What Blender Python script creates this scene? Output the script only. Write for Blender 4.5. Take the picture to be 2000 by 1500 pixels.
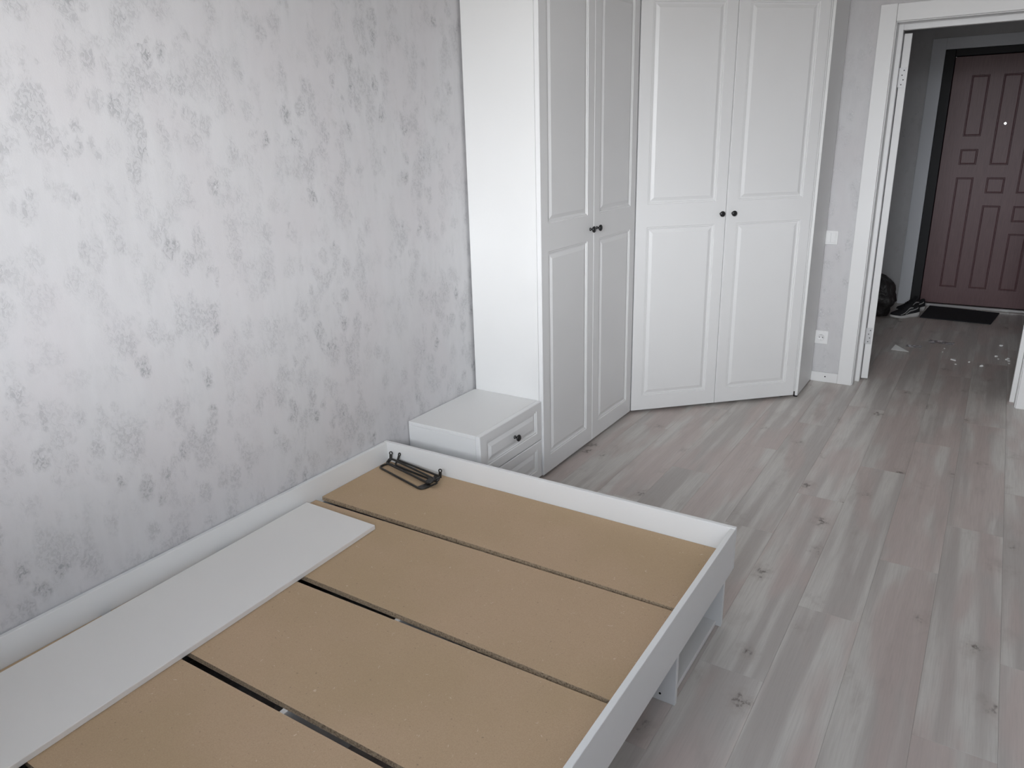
import bpy, bmesh, math, random
from mathutils import Matrix, Vector, Euler

for o in list(bpy.data.objects):
    bpy.data.objects.remove(o, do_unlink=True)
scene = bpy.context.scene
COL = scene.collection
rnd = random.Random(7)

# ------------------------------------------------------------------ camera
cam_d = bpy.data.cameras.new('camera')
cam_d.sensor_width = 36.0
cam_d.sensor_fit = 'HORIZONTAL'
cam_d.lens = 36.0 * 1451.9 / 2000.0
cam_d.clip_start = 0.05
cam = bpy.data.objects.new('camera', cam_d)
COL.objects.link(cam)
R = [[0.8431218580, -0.1484330606, 0.5168299131],
     [0.5371079823, 0.2784087563, -0.7962434174],
     [-0.0257011259, 0.9489237013, 0.3144570896]]
M = Matrix(((R[0][0], R[0][1], R[0][2], 1.9900),
            (R[1][0], R[1][1], R[1][2], -4.8334),
            (R[2][0], R[2][1], R[2][2], 1.5210),
            (0, 0, 0, 1)))
cam.matrix_world = M
scene.camera = cam

# ------------------------------------------------------------------ sky, window daylight, exposure
ROOM_X1, ROOM_Y0, CEIL = 3.30, -5.20, 2.65
WIN = (0.95, 2.50, 1.04, 2.45)          # window opening in the front wall: x0, x1, z0, z1
world = bpy.data.worlds.new('sky')
scene.world = world
world.use_nodes = True
wn = world.node_tree.nodes
wl = world.node_tree.links
wn.clear()
w_out = wn.new('ShaderNodeOutputWorld')
w_bg = wn.new('ShaderNodeBackground')
w_tc = wn.new('ShaderNodeTexCoord')
w_sep = wn.new('ShaderNodeSeparateXYZ')
w_rmp = wn.new('ShaderNodeValToRGB')
wl.new(w_tc.outputs['Generated'], w_sep.inputs[0])
w_map = wn.new('ShaderNodeMapRange')       # -1..1 -> 0..1
w_map.inputs['From Min'].default_value = -1.0
wl.new(w_sep.outputs['Z'], w_map.inputs['Value'])
wl.new(w_map.outputs['Result'], w_rmp.inputs['Fac'])
e = w_rmp.color_ramp.elements
e[0].position = 0.0
e[0].color = (0.16, 0.155, 0.145, 1)     # ground outside
e[1].position = 0.42
e[1].color = (0.28, 0.28, 0.275, 1)
for zz, colr in ((-0.01, (0.34, 0.34, 0.34, 1)), (0.04, (0.92, 0.955, 1.0, 1)), (0.27, (0.93, 0.965, 1.0, 1)), (0.44, (0.19, 0.22, 0.26, 1)), (1.0, (0.08, 0.105, 0.14, 1))):
    el = e.new((zz + 1) / 2)              # bright haze along the horizon, dimmer sky above
    el.color = colr
wl.new(w_rmp.outputs['Color'], w_bg.inputs['Color'])
w_bg.inputs['Strength'].default_value = 31.0
wl.new(w_bg.outputs[0], w_out.inputs['Surface'])

portal_d = bpy.data.lights.new('window_daylight', 'AREA')
portal_d.shape = 'RECTANGLE'
portal_d.size = WIN[1] - WIN[0]
portal_d.size_y = WIN[3] - WIN[2]
portal_d.cycles.is_portal = True
portal = bpy.data.objects.new('window_daylight', portal_d)
portal.location = ((WIN[0] + WIN[1]) / 2, ROOM_Y0 - 0.02, (WIN[2] + WIN[3]) / 2)
portal.rotation_euler = (math.radians(90), 0, 0)
COL.objects.link(portal)

portal2_d = bpy.data.lights.new('added_room_daylight', 'AREA')  # portal for the window of the room added to brighten the hallway
portal2_d.shape = 'RECTANGLE'
portal2_d.size, portal2_d.size_y = 0.44, 0.62
portal2_d.cycles.is_portal = True
portal2 = bpy.data.objects.new('added_room_daylight', portal2_d)
portal2.location = (5.62, 1.45, 1.41)
portal2.rotation_euler = (0, math.radians(90), 0)
COL.objects.link(portal2)

vs = scene.view_settings
vs.view_transform = 'Standard'
vs.look = 'None'
vs.gamma = 1.0
vs.use_curve_mapping = False
vs.exposure = 0.0


# ------------------------------------------------------------------ node helpers
def new_mat(name, color=(0.8, 0.8, 0.8), rough=0.5, metal=0.0, spec=0.5):
    m = bpy.data.materials.new(name)
    m.use_nodes = True
    b = m.node_tree.nodes['Principled BSDF']
    b.inputs['Base Color'].default_value = (*color, 1)
    b.inputs['Roughness'].default_value = rough
    b.inputs['Metallic'].default_value = metal
    b.inputs['Specular IOR Level'].default_value = spec
    return m


class NT:
    def __init__(self, m):
        self.m = m
        self.n = m.node_tree.nodes
        self.l = m.node_tree.links
        self.b = self.n['Principled BSDF']

    def add(self, t, **kw):
        nd = self.n.new(t)
        for k, v in kw.items():
            setattr(nd, k, v)
        return nd

    def link(self, a, b):
        self.l.new(a, b)

    def coords(self, scale=(1, 1, 1), kind='Object', loc=(0, 0, 0), src=None):
        if src is None:
            tc = self.add('ShaderNodeTexCoord')
            src = tc.outputs[kind]
        mp = self.add('ShaderNodeMapping')
        mp.inputs['Scale'].default_value = scale
        mp.inputs['Location'].default_value = loc
        self.link(src, mp.inputs['Vector'])
        return mp.outputs['Vector']

    def noise(self, vec, scale, detail=3.0, rough=0.5, dist=0.0):
        nd = self.add('ShaderNodeTexNoise')
        nd.inputs['Scale'].default_value = scale
        nd.inputs['Detail'].default_value = detail
        nd.inputs['Roughness'].default_value = rough
        nd.inputs['Distortion'].default_value = dist
        self.link(vec, nd.inputs['Vector'])
        return nd.outputs['Fac']

    def ramp(self, fac, p0, p1, c0=0.0, c1=1.0):
        nd = self.add('ShaderNodeMapRange')
        nd.interpolation_type = 'SMOOTHSTEP'
        nd.inputs['From Min'].default_value = p0
        nd.inputs['From Max'].default_value = p1
        nd.inputs['To Min'].default_value = c0
        nd.inputs['To Max'].default_value = c1
        self.link(fac, nd.inputs['Value'])
        return nd.outputs['Result']

    def math(self, op, a, b):
        nd = self.add('ShaderNodeMath', operation=op)
        for i, v in enumerate((a, b)):
            if isinstance(v, (int, float)):
                nd.inputs[i].default_value = v
            else:
                self.link(v, nd.inputs[i])
        return nd.outputs[0]

    def mix(self, fac, c0, c1, blend='MIX'):
        nd = self.add('ShaderNodeMix', data_type='RGBA', blend_type=blend)
        for i, v in ((0, fac), (6, c0), (7, c1)):
            if isinstance(v, (int, float)):
                nd.inputs[i].default_value = v
            elif isinstance(v, tuple):
                nd.inputs[i].default_value = (*v, 1)
            else:
                self.link(v, nd.inputs[i])
        return nd.outputs[2]

    def bump(self, h, strength=0.2, dist=0.002):
        nd = self.add('ShaderNodeBump')
        nd.inputs['Strength'].default_value = strength
        nd.inputs['Distance'].default_value = dist
        self.link(h, nd.inputs['Height'])
        self.link(nd.outputs['Normal'], self.b.inputs['Normal'])

    def color(self, c):
        self.link(c, self.b.inputs['Base Color'])

    def rough(self, r):
        self.link(r, self.b.inputs['Roughness'])


# ------------------------------------------------------------------ materials
def make_wallpaper(name, base, dark, k=1.0, glint=0.55):
    m = new_mat(name, base, 0.55)
    t = NT(m)
    v = t.coords((1, 1, 0.66))
    v2 = t.coords((1, 1, 0.80))
    wob = t.add('ShaderNodeTexNoise')
    wob.inputs['Scale'].default_value = 30.0
    wob.inputs['Detail'].default_value = 3.0
    t.link(v, wob.inputs['Vector'])
    ws = t.add('ShaderNodeVectorMath', operation='SCALE')
    t.link(wob.outputs['Color'], ws.inputs[0])
    ws.inputs['Scale'].default_value = 0.045
    wa = t.add('ShaderNodeVectorMath', operation='ADD')
    t.link(v, wa.inputs[0])
    t.link(ws.outputs[0], wa.inputs[1])
    vor = t.add('ShaderNodeTexVoronoi')
    vor.inputs['Scale'].default_value = 16.0
    t.link(wa.outputs[0], vor.inputs['Vector'])
    cell = t.add('ShaderNodeSeparateColor')
    t.link(vor.outputs['Color'], cell.inputs[0])
    clump = t.ramp(t.math('ADD', vor.outputs['Distance'], t.math('MULTIPLY', t.noise(v, 38.0, 3.0), 0.30)), 0.34, 0.66, 1.0, 0.0)
    clump = t.math('MULTIPLY', clump, t.ramp(cell.outputs[0], 0.10, 0.65, 0.10, 1.0))
    wash = t.ramp(t.noise(v, 11.0, 3.0, 0.55, 0.25), 0.47, 0.66, 0.0, 0.6)
    blotch = t.math('MAXIMUM', clump, wash)
    big = t.ramp(t.noise(v, 3.2, 2.0, 0.5), 0.34, 0.56, 0.55, 1.0)
    blotch = t.math('MULTIPLY', blotch, big)
    speck = t.ramp(t.noise(v2, 92.0, 2.5, 0.6, 0.8), 0.44, 0.60)
    petals = t.math('MULTIPLY', blotch, speck)
    streak = t.noise(t.coords((1, 1, 0.22)), 22.0, 4.0, 0.6)
    fac = t.math('ADD', t.math('MULTIPLY', blotch, 0.26 * k), t.math('MULTIPLY', petals, 0.50 * k))
    c = t.mix(t.ramp(streak, 0.3, 0.7), base, tuple(min(1, x * 1.05) for x in base))
    tint = t.ramp(t.noise(v, 4.0, 2.0), 0.42, 0.62)
    c = t.mix(t.math('MULTIPLY', tint, 0.5), c, (base[0] * 1.015, base[1] * 0.985, base[2] * 0.99))
    c = t.mix(fac, c, dark)
    fleck = t.math('MULTIPLY', t.ramp(t.noise(t.coords((1, 1, 0.8), loc=(4, 2, 1)), 130.0, 2.0, 0.6, 0.5), 0.60, 0.70), blotch)
    c = t.mix(t.math('MULTIPLY', fleck, glint), c, tuple(min(0.85, x * 1.28) for x in base))  # pale flecks put the paper's sparkle into its base colour
    t.color(c)
    t.rough(t.ramp(petals, 0.15, 0.8, 0.55, 0.27))
    hgt = t.math('ADD', t.math('MULTIPLY', petals, 1.0), t.math('MULTIPLY', t.noise(v2, 260.0, 2.0), 0.18))
    t.bump(hgt, 0.35, 0.0025)
    return m


M_wallpaper = make_wallpaper('wallpaper', (0.575, 0.57, 0.58), (0.30, 0.302, 0.315))
M_wallpaper_back = make_wallpaper('wallpaper_painted_glint', (0.59, 0.585, 0.595), (0.42, 0.422, 0.435), 0.45, 1.0)  # same wallpaper, its glossy glints painted in as stronger pale flecks
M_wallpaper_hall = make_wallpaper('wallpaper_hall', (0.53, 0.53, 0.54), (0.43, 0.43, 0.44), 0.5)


def make_white(name, col, rough, bump=0.02):
    m = new_mat(name, col, rough)
    t = NT(m)
    t.bump(t.noise(t.coords(), 190.0, 2.0), bump, 0.001)
    v = t.noise(t.coords(), 3.0, 2.0)
    t.color(t.mix(t.ramp(v, 0.35, 0.65), col, tuple(c * 0.985 for c in col)))
    return m


M_white = make_white('white_laminate', (0.78, 0.78, 0.775), 0.42)
M_satin = make_white('white_satin_door_film', (0.80, 0.80, 0.80), 0.33)
M_panel = make_white('white_shelf_laminate', (0.80, 0.78, 0.755), 0.40)
M_trim = make_white('white_door_trim', (0.80, 0.80, 0.80), 0.40)
M_plastic = new_mat('white_plastic', (0.82, 0.82, 0.82), 0.28)
M_ceiling = make_white('ceiling_paint', (0.86, 0.82, 0.76), 0.85, 0.05)
M_plaster = make_white('grey_plaster', (0.78, 0.80, 0.84), 0.8, 0.10)
M_black = new_mat('black_painted_metal', (0.012, 0.012, 0.013), 0.32)
M_wire = new_mat('black_wire_metal', (0.018, 0.016, 0.014), 0.38)
M_steel = new_mat('hinge_steel', (0.60, 0.60, 0.61), 0.45, 0.2)
M_screw = new_mat('screw_dark', (0.10, 0.10, 0.11), 0.4, 0.5)
M_hole = new_mat('dark_hole', (0.01, 0.01, 0.01), 0.9)
M_frame_dark = new_mat('dark_steel_frame', (0.009, 0.009, 0.012), 0.6)
M_threshold = new_mat('threshold_metal', (0.35, 0.34, 0.34), 0.35, 0.9)
M_lens = new_mat('peephole_glow', (1, 1, 1), 0.2)
M_lens.node_tree.nodes['Principled BSDF'].inputs['Emission Color'].default_value = (1, 1, 1, 1)
M_lens.node_tree.nodes['Principled BSDF'].inputs['Emission Strength'].default_value = 6.0


def make_chipboard(name, face):
    m = new_mat(name, (0.5, 0.4, 0.3), 0.75)
    t = NT(m)
    v = t.coords()
    if face:
        base = t.mix(t.ramp(t.noise(v, 2.2, 3.0), 0.35, 0.65), (0.525, 0.375, 0.245), (0.485, 0.350, 0.215))
        fine = t.noise(v, 320.0, 3.0, 0.7)
        base = t.mix(t.ramp(fine, 0.35, 0.70, 0.0, 0.35), base, (0.36, 0.25, 0.15))
        dots = t.ramp(t.noise(v, 120.0, 2.0, 0.5), 0.70, 0.76)
        base = t.mix(t.math('MULTIPLY', dots, 0.65), base, (0.25, 0.18, 0.125))
        fl = t.ramp(t.noise(t.coords(loc=(3, 1, 2)), 95.0, 2.0, 0.5, 1.0), 0.715, 0.76)
        base = t.mix(t.math('MULTIPLY', fl, 0.6), base, (0.72, 0.60, 0.46))
        t.color(base)
        t.bump(fine, 0.08, 0.001)
    else:
        base = t.mix(t.ramp(t.noise(v, 220.0, 3.0, 0.7), 0.30, 0.60), (0.15, 0.095, 0.055), (0.45, 0.335, 0.22))
        t.color(base)
        t.bump(t.noise(v, 200.0, 4.0, 0.7), 0.5, 0.002)
    return m


M_chip = make_chipboard('chipboard_face', True)
M_chip_edge = make_chipboard('chipboard_edge', False)


def make_floor():
    m = new_mat('grey_oak_laminate', (0.5, 0.46, 0.43), 0.38)
    t = NT(m)
    tc = t.add('ShaderNodeTexCoord')
    info = t.add('ShaderNodeObjectInfo')
    off = t.add('ShaderNodeVectorMath', operation='SCALE')
    comb = t.add('ShaderNodeCombineXYZ')
    t.link(info.outputs['Random'], comb.inputs[0])
    t.link(t.math('MULTIPLY', info.outputs['Random'], 3.7), comb.inputs[1])
    t.link(t.math('MULTIPLY', info.outputs['Random'], 7.3), comb.inputs[2])
    t.link(comb.outputs[0], off.inputs[0])
    off.inputs['Scale'].default_value = 9.0
    add = t.add('ShaderNodeVectorMath', operation='ADD')
    t.link(tc.outputs['Object'], add.inputs[0])
    t.link(off.outputs[0], add.inputs[1])
    src = add.outputs[0]
    # broad bands along the plank
    band = t.noise(t.coords((1, 0.040, 1), src=src), 19.0, 1.5, 0.4, 0.06)
    c = t.mix(t.ramp(band, 0.38, 0.60), (0.50, 0.465, 0.44), (0.66, 0.635, 0.60))
    tint = t.noise(t.coords((1, 0.2, 1), src=src), 7.0, 2.0)
    c = t.mix(t.ramp(tint, 0.45, 0.60, 0.0, 0.75), c, (0.56, 0.47, 0.44))
    cloud = t.noise(t.coords((1, 0.30, 1), src=src), 9.0, 4.0, 0.6, 0.5)
    c = t.mix(t.ramp(cloud, 0.52, 0.74, 0.0, 0.45), c, (0.40, 0.355, 0.33))
    # fine grain
    grain = t.noise(t.coords((1, 0.035, 1), src=src), 230.0, 3.0, 0.6)
    c = t.mix(t.ramp(grain, 0.35, 0.75, 0.0, 0.28), c, (0.40, 0.365, 0.345))
    # knots: sparse voronoi cells, torn by noise
    vor = t.add('ShaderNodeTexVoronoi')
    vor.inputs['Scale'].default_value = 6.2
    wob = t.add('ShaderNodeTexNoise')
    wob.inputs['Scale'].default_value = 42.0
    wob.inputs['Detail'].default_value = 4.0
    vv = t.coords((1, 0.72, 0.0001), src=src)
    t.link(vv, wob.inputs['Vector'])
    wv = t.add('ShaderNodeVectorMath', operation='SCALE')
    t.link(wob.outputs['Color'], wv.inputs[0])
    wv.inputs['Scale'].default_value = 0.085
    wa = t.add('ShaderNodeVectorMath', operation='ADD')
    t.link(vv, wa.inputs[0])
    t.link(wv.outputs[0], wa.inputs[1])
    t.link(wa.outputs[0], vor.inputs['Vector'])
    sel = t.add('ShaderNodeSeparateColor')
    t.link(vor.outputs['Color'], sel.inputs[0])
    few = t.ramp(sel.outputs[0], 0.30, 0.36)
    knot = t.math('MULTIPLY', t.ramp(vor.outputs['Distance'], 0.05, 0.15, 1.0, 0.0), few)
    tear = t.ramp(t.noise(t.coords((1, 0.6, 1), src=src), 95.0, 4.0, 0.7, 0.5), 0.36, 0.54)
    knot = t.math('MULTIPLY', knot, tear)
    halo = t.math('MULTIPLY', t.ramp(vor.outputs['Distance'], 0.05, 0.34, 0.40, 0.0), few)
    c = t.mix(halo, c, (0.35, 0.30, 0.27))
    c = t.mix(t.math('MULTIPLY', knot, 0.85), c, (0.15, 0.125, 0.11))
    # plank to plank difference
    c = t.mix(1.0, c, t.mix(info.outputs['Random'], (0.93, 0.925, 0.92), (1.06, 1.06, 1.06)), 'MULTIPLY')
    t.color(c)
    t.rough(t.ramp(grain, 0.3, 0.7, 0.34, 0.46))
    t.bump(t.math('ADD', grain, t.math('MULTIPLY', knot, -1.5)), 0.10, 0.001)
    return m


M_floor = make_floor()
M_sub = new_mat('underlay', (0.05, 0.045, 0.04), 0.9)


def make_entrance():
    m = new_mat('brown_door_film', (0.13, 0.075, 0.065), 0.45)
    t = NT(m)
    g = t.noise(t.coords((30, 1, 1.2)), 6.0, 4.0, 0.6)
    t.color(t.mix(t.ramp(g, 0.3, 0.7), (0.128, 0.066, 0.072), (0.165, 0.090, 0.095)))
    t.bump(g, 0.06, 0.001)
    return m


M_entrance = make_entrance()


def make_mat_fabric():
    m = new_mat('black_doormat', (0.012, 0.012, 0.016), 0.95)
    t = NT(m)
    w = t.noise(t.coords((1, 1, 1)), 180.0, 3.0, 0.7)
    t.color(t.mix(t.ramp(w, 0.3, 0.7), (0.008, 0.008, 0.012), (0.028, 0.028, 0.034)))
    t.bump(w, 0.8, 0.004)
    return m


M_doormat = make_mat_fabric()
M_shoe_black = new_mat('black_knit', (0.012, 0.012, 0.015), 0.8)
tt = NT(M_shoe_black)
tt.bump(tt.noise(tt.coords(), 400.0, 2.0), 0.4, 0.001)
M_shoe_white = new_mat('white_rubber', (0.62, 0.61, 0.60), 0.55)
M_bag = new_mat('dark_plastic_bag', (0.030, 0.028, 0.028), 0.38)
tt = NT(M_bag)
tt.bump(tt.noise(tt.coords(), 22.0, 4.0, 0.6, 0.8), 0.7, 0.02)
M_chipwhite = new_mat('plaster_white', (0.85, 0.85, 0.84), 0.7)
tt = NT(M_chipwhite)
tt.bump(tt.noise(tt.coords(), 300.0, 3.0), 0.4, 0.001)
M_paper = new_mat('white_card', (0.72, 0.72, 0.71), 0.7)
M_film = new_mat('clear_film', (0.9, 0.9, 0.92), 0.12)
M_film.node_tree.nodes['Principled BSDF'].inputs['Transmission Weight'].default_value = 0.85
M_film.node_tree.nodes['Principled BSDF'].inputs['IOR'].default_value = 1.2


def make_pane():
    m = bpy.data.materials.new('window_glass')
    m.use_nodes = True
    n, l = m.node_tree.nodes, m.node_tree.links
    n.clear()
    out = n.new('ShaderNodeOutputMaterial')
    mx = n.new('ShaderNodeMixShader')
    tr = n.new('ShaderNodeBsdfTransparent')
    gl = n.new('ShaderNodeBsdfGlossy')
    gl.inputs['Roughness'].default_value = 0.02
    mx.inputs[0].default_value = 0.06
    l.new(tr.outputs[0], mx.inputs[1])
    l.new(gl.outputs[0], mx.inputs[2])
    l.new(mx.outputs[0], out.inputs['Surface'])
    return m


M_glass = make_pane()


# ------------------------------------------------------------------ object helpers
def tag(o, label=None, cat=None, group=None, kind=None):
    if label:
        o['label'] = label
    if cat:
        o['category'] = cat
    if group:
        o['group'] = group
    if kind:
        o['kind'] = kind
    return o


def attach(o, parent):
    if parent is not None:
        o.parent = parent
        t = Matrix.Translation(parent.location) if parent.parent is None else Matrix.Identity(4)
        o.matrix_parent_inverse = t.inverted()
    return o


def mesh_obj(name, bm, mats, parent=None, smooth=False):
    me = bpy.data.meshes.new(name)
    bm.normal_update()
    bm.to_mesh(me)
    bm.free()
    if not isinstance(mats, (list, tuple)):
        mats = [mats]
    for m in mats:
        me.materials.append(m)
    if smooth:
        for p in me.polygons:
            p.use_smooth = True
    o = bpy.data.objects.new(name, me)
    COL.objects.link(o)
    return attach(o, parent)


def thing(name, loc, label, cat, group=None, kind=None):
    o = bpy.data.objects.new(name, None)
    o.empty_display_size = 0.05
    o.location = loc
    COL.objects.link(o)
    return tag(o, label, cat, group, kind)


def add_prism(bm, pts, z0, z1, mi=0, mat=None):
    """prism over a plan polygon (counter clockwise), optional transform"""
    n = len(pts)
    lo = [Vector((p[0], p[1], z0)) for p in pts]
    hi = [Vector((p[0], p[1], z1)) for p in pts]
    if mat is not None:
        lo = [mat @ v for v in lo]
        hi = [mat @ v for v in hi]
    a = [bm.verts.new(v) for v in lo]
    b = [bm.verts.new(v) for v in hi]
    fs = [bm.faces.new(a[::-1]), bm.faces.new(b)]
    for i in range(n):
        j = (i + 1) % n
        fs.append(bm.faces.new((a[i], a[j], b[j], b[i])))
    for f in fs:
        f.material_index = mi
    return fs


def add_box(bm, lo, hi, mi=0, mat=None):
    return add_prism(bm, [(lo[0], lo[1]), (hi[0], lo[1]), (hi[0], hi[1]), (lo[0], hi[1])], lo[2], hi[2], mi, mat)


def bevel(bm, w, seg=1):
    if w > 0:
        bmesh.ops.bevel(bm, geom=bm.edges[:], offset=w, segments=seg, affect='EDGES', profile=0.5)


def box_obj(name, lo, hi, mat, parent=None, bw=0.0012):
    bm = bmesh.new()
    add_box(bm, lo, hi)
    bevel(bm, bw)
    return mesh_obj(name, bm, mat, parent)


def prism_obj(name, pts, z0, z1, mat, parent=None, bw=0.0012):
    bm = bmesh.new()
    add_prism(bm, pts, z0, z1)
    bevel(bm, bw)
    return mesh_obj(name, bm, mat, parent)


def add_tube(bm, pts, r, seg=8, mi=0):
    """round wire along a polyline"""
    pts = [Vector(p) for p in pts]
    rings = []
    n = len(pts)
    up = Vector((0, 0, 1))
    for i, p in enumerate(pts):
        a = pts[max(0, i - 1)]
        b = pts[min(n - 1, i + 1)]
        d = (b - a).normalized()
        s = d.cross(up)
        if s.length < 1e-3:
            s = d.cross(Vector((1, 0, 0)))
        s.normalize()
        w = s.cross(d).normalized()
        ring = []
        for k in range(seg):
            an = 2 * math.pi * k / seg
            ring.append(bm.verts.new(p + s * (r * math.cos(an)) + w * (r * math.sin(an))))
        rings.append(ring)
    for i in range(n - 1):
        for k in range(seg):
            k2 = (k + 1) % seg
            f = bm.faces.new((rings[i][k], rings[i][k2], rings[i + 1][k2], rings[i + 1][k]))
            f.material_index = mi
    f = bm.faces.new(rings[0][::-1])
    f.material_index = mi
    f = bm.faces.new(rings[-1])
    f.material_index = mi


def add_lathe(bm, prof, mat, seg=20, mi=0):
    """profile [(r, h)] turned about local z, then transformed"""
    rings = []
    for r, h in prof:
        if r < 1e-6:
            rings.append([bm.verts.new(mat @ Vector((0, 0, h)))])
        else:
            rings.append([bm.verts.new(mat @ Vector((r * math.cos(2 * math.pi * k / seg), r * math.sin(2 * math.pi * k / seg), h))) for k in range(seg)])
    for i in range(len(rings) - 1):
        a, b = rings[i], rings[i + 1]
        for k in range(seg):
            k2 = (k + 1) % seg
            if len(a) == 1 and len(b) == 1:
                continue
            if len(a) == 1:
                f = bm.faces.new((a[0], b[k2], b[k]))
            elif len(b) == 1:
                f = bm.faces.new((a[k], a[k2], b[0]))
            else:
                f = bm.faces.new((a[k], a[k2], b[k2], b[k]))
            f.material_index = mi
            f.smooth = True


def frame_matrix(o, u, n):
    """columns: u (width), z (height), n (outwards)"""
    u = Vector((u[0], u[1], 0)).normalized()
    n = Vector((n[0], n[1], 0)).normalized()
    w = Vector((0, 0, 1))
    return Matrix(((u.x, w.x, n.x, o[0]), (u.y, w.y, n.y, o[1]), (u.z, w.z, n.z, o[2]), (0, 0, 0, 1)))


# moulded MDF front: flat frame with milled, raised fields
PROF = [(0.000, 0.0), (0.0022, -0.0028), (0.0075, -0.0028), (0.0100, -0.0062), (0.0165, -0.0068), (0.0175, -0.0068), (0.0340, -0.0008)]


def moulded_front(name, mat4, w, h, th, fields, material, parent, k=1.0, prof=PROF):
    """front in local coords: x 0..w, y 0..h, z = 0 outer face, back at -th. fields: list of (x0,x1,y0,y1) outer moulding."""
    bm = bmesh.new()
    e = 0.0025

    def V(x, y, z):
        return bm.verts.new(mat4 @ Vector((x, y, z)))
    xs = sorted({e, w - e} | {f[0] for f in fields} | {f[1] for f in fields})
    ys = sorted({e, h - e} | {f[2] for f in fields} | {f[3] for f in fields})
    grid = {(i, j): V(x, y, 0) for i, x in enumerate(xs) for j, y in enumerate(ys)}
    for i in range(len(xs) - 1):
        for j in range(len(ys) - 1):
            cx, cy = (xs[i] + xs[i + 1]) / 2, (ys[j] + ys[j + 1]) / 2
            if any(f[0] < cx < f[1] and f[2] < cy < f[3] for f in fields):
                continue
            bm.faces.new((grid[i, j], grid[i + 1, j], grid[i + 1, j + 1], grid[i, j + 1]))
    for f in fields:
        prev = None
        for d, z in prof:
            d, z = d * k, z * k
            ring = [V(f[0] + d, f[2] + d, z), V(f[1] - d, f[2] + d, z), V(f[1] - d, f[3] - d, z), V(f[0] + d, f[3] - d, z)]
            if prev:
                for q in range(4):
                    r = (q + 1) % 4
                    bm.faces.new((prev[q], prev[r], ring[r], ring[q]))
            prev = ring
        bm.faces.new(prev)
    outl = [(e, e), (w - e, e), (w - e, h - e), (e, h - e)]
    out0 = [V(x, y, 0) for x, y in outl]
    full = [(0, 0), (w, 0), (w, h), (0, h)]
    out1 = [V(x, y, -e) for x, y in full]
    out2 = [V(x, y, -th) for x, y in full]
    for a, b in ((out0, out1), (out1, out2)):
        for q in range(4):
            r = (q + 1) % 4
            bm.faces.new((b[q], b[r], a[r], a[q]))
    bm.faces.new(out2[::-1])
    bmesh.ops.remove_doubles(bm, verts=bm.verts[:], dist=1e-5)
    bmesh.ops.recalc_face_normals(bm, faces=bm.faces[:])
    return mesh_obj(name, bm, material, parent)


KNOB = [(0.0, 0.0), (0.0075, 0.0), (0.0075, 0.003), (0.0045, 0.006), (0.0045, 0.012), (0.0125, 0.0165), (0.0150, 0.0200), (0.0148, 0.0240), (0.0118, 0.0268), (0.006, 0.0282), (0.0, 0.0286)]


def knob(mat4, x, y, parent):
    bm = bmesh.new()
    add_lathe(bm, KNOB, mat4 @ Matrix.Translation((x, y, 0)), 24)
    bmesh.ops.recalc_face_normals(bm, faces=bm.faces[:])
    return tag(mesh_obj('knob', bm, M_black, parent), 'round black mushroom knob')


# ------------------------------------------------------------------ room shell
HALL_X0, HALL_X1, HALL_Y1 = 0.95, 2.80, 2.66
DX0, DX1, DZ = 1.378, 2.235, 2.06       # bedroom doorway opening
WT = 0.13


def wall(name, boxes, mat, label):
    bm = bmesh.new()
    for lo, hi in boxes:
        add_box(bm, lo, hi)
    return tag(mesh_obj(name, bm, mat), label, 'wall', kind='structure')


wall('wall_left', [((-0.15, ROOM_Y0, 0), (0, WT, CEIL))], M_wallpaper,
     'long wall with pale grey wallpaper in a mottled leaf print behind the bed')
wall('wall_back', [((0.0, 0, 0), (DX0, WT, CEIL)), ((DX1, 0, 0), (ROOM_X1, WT, CEIL)), ((DX0, 0, DZ), (DX1, WT, CEIL))], M_wallpaper_back,
     'grey wallpapered wall around the open doorway with glints painted as pale flecks')
wall('wall_right', [((ROOM_X1, ROOM_Y0, 0), (ROOM_X1 + 0.15, WT, CEIL))], M_wallpaper,
     'grey wallpapered wall opposite the bed')
wall('wall_front', [((-0.15, ROOM_Y0 - 0.25, 0), (WIN[0], ROOM_Y0, CEIL)), ((WIN[1], ROOM_Y0 - 0.25, 0), (ROOM_X1 + 0.15, ROOM_Y0, CEIL)),
                    ((WIN[0], ROOM_Y0 - 0.25, 0), (WIN[1], ROOM_Y0, WIN[2])), ((WIN[0], ROOM_Y0 - 0.25, WIN[3]), (WIN[1], ROOM_Y0, CEIL))], M_wallpaper,
     'wallpapered wall with the window that lights the room')
bm = bmesh.new()
add_box(bm, (-0.15, ROOM_Y0 - 0.25, CEIL), (ROOM_X1 + 0.15, HALL_Y1 + 0.2, CEIL + 0.12))
tag(mesh_obj('ceiling', bm, M_ceiling), 'plain white painted ceiling', 'ceiling', kind='structure')

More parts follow.
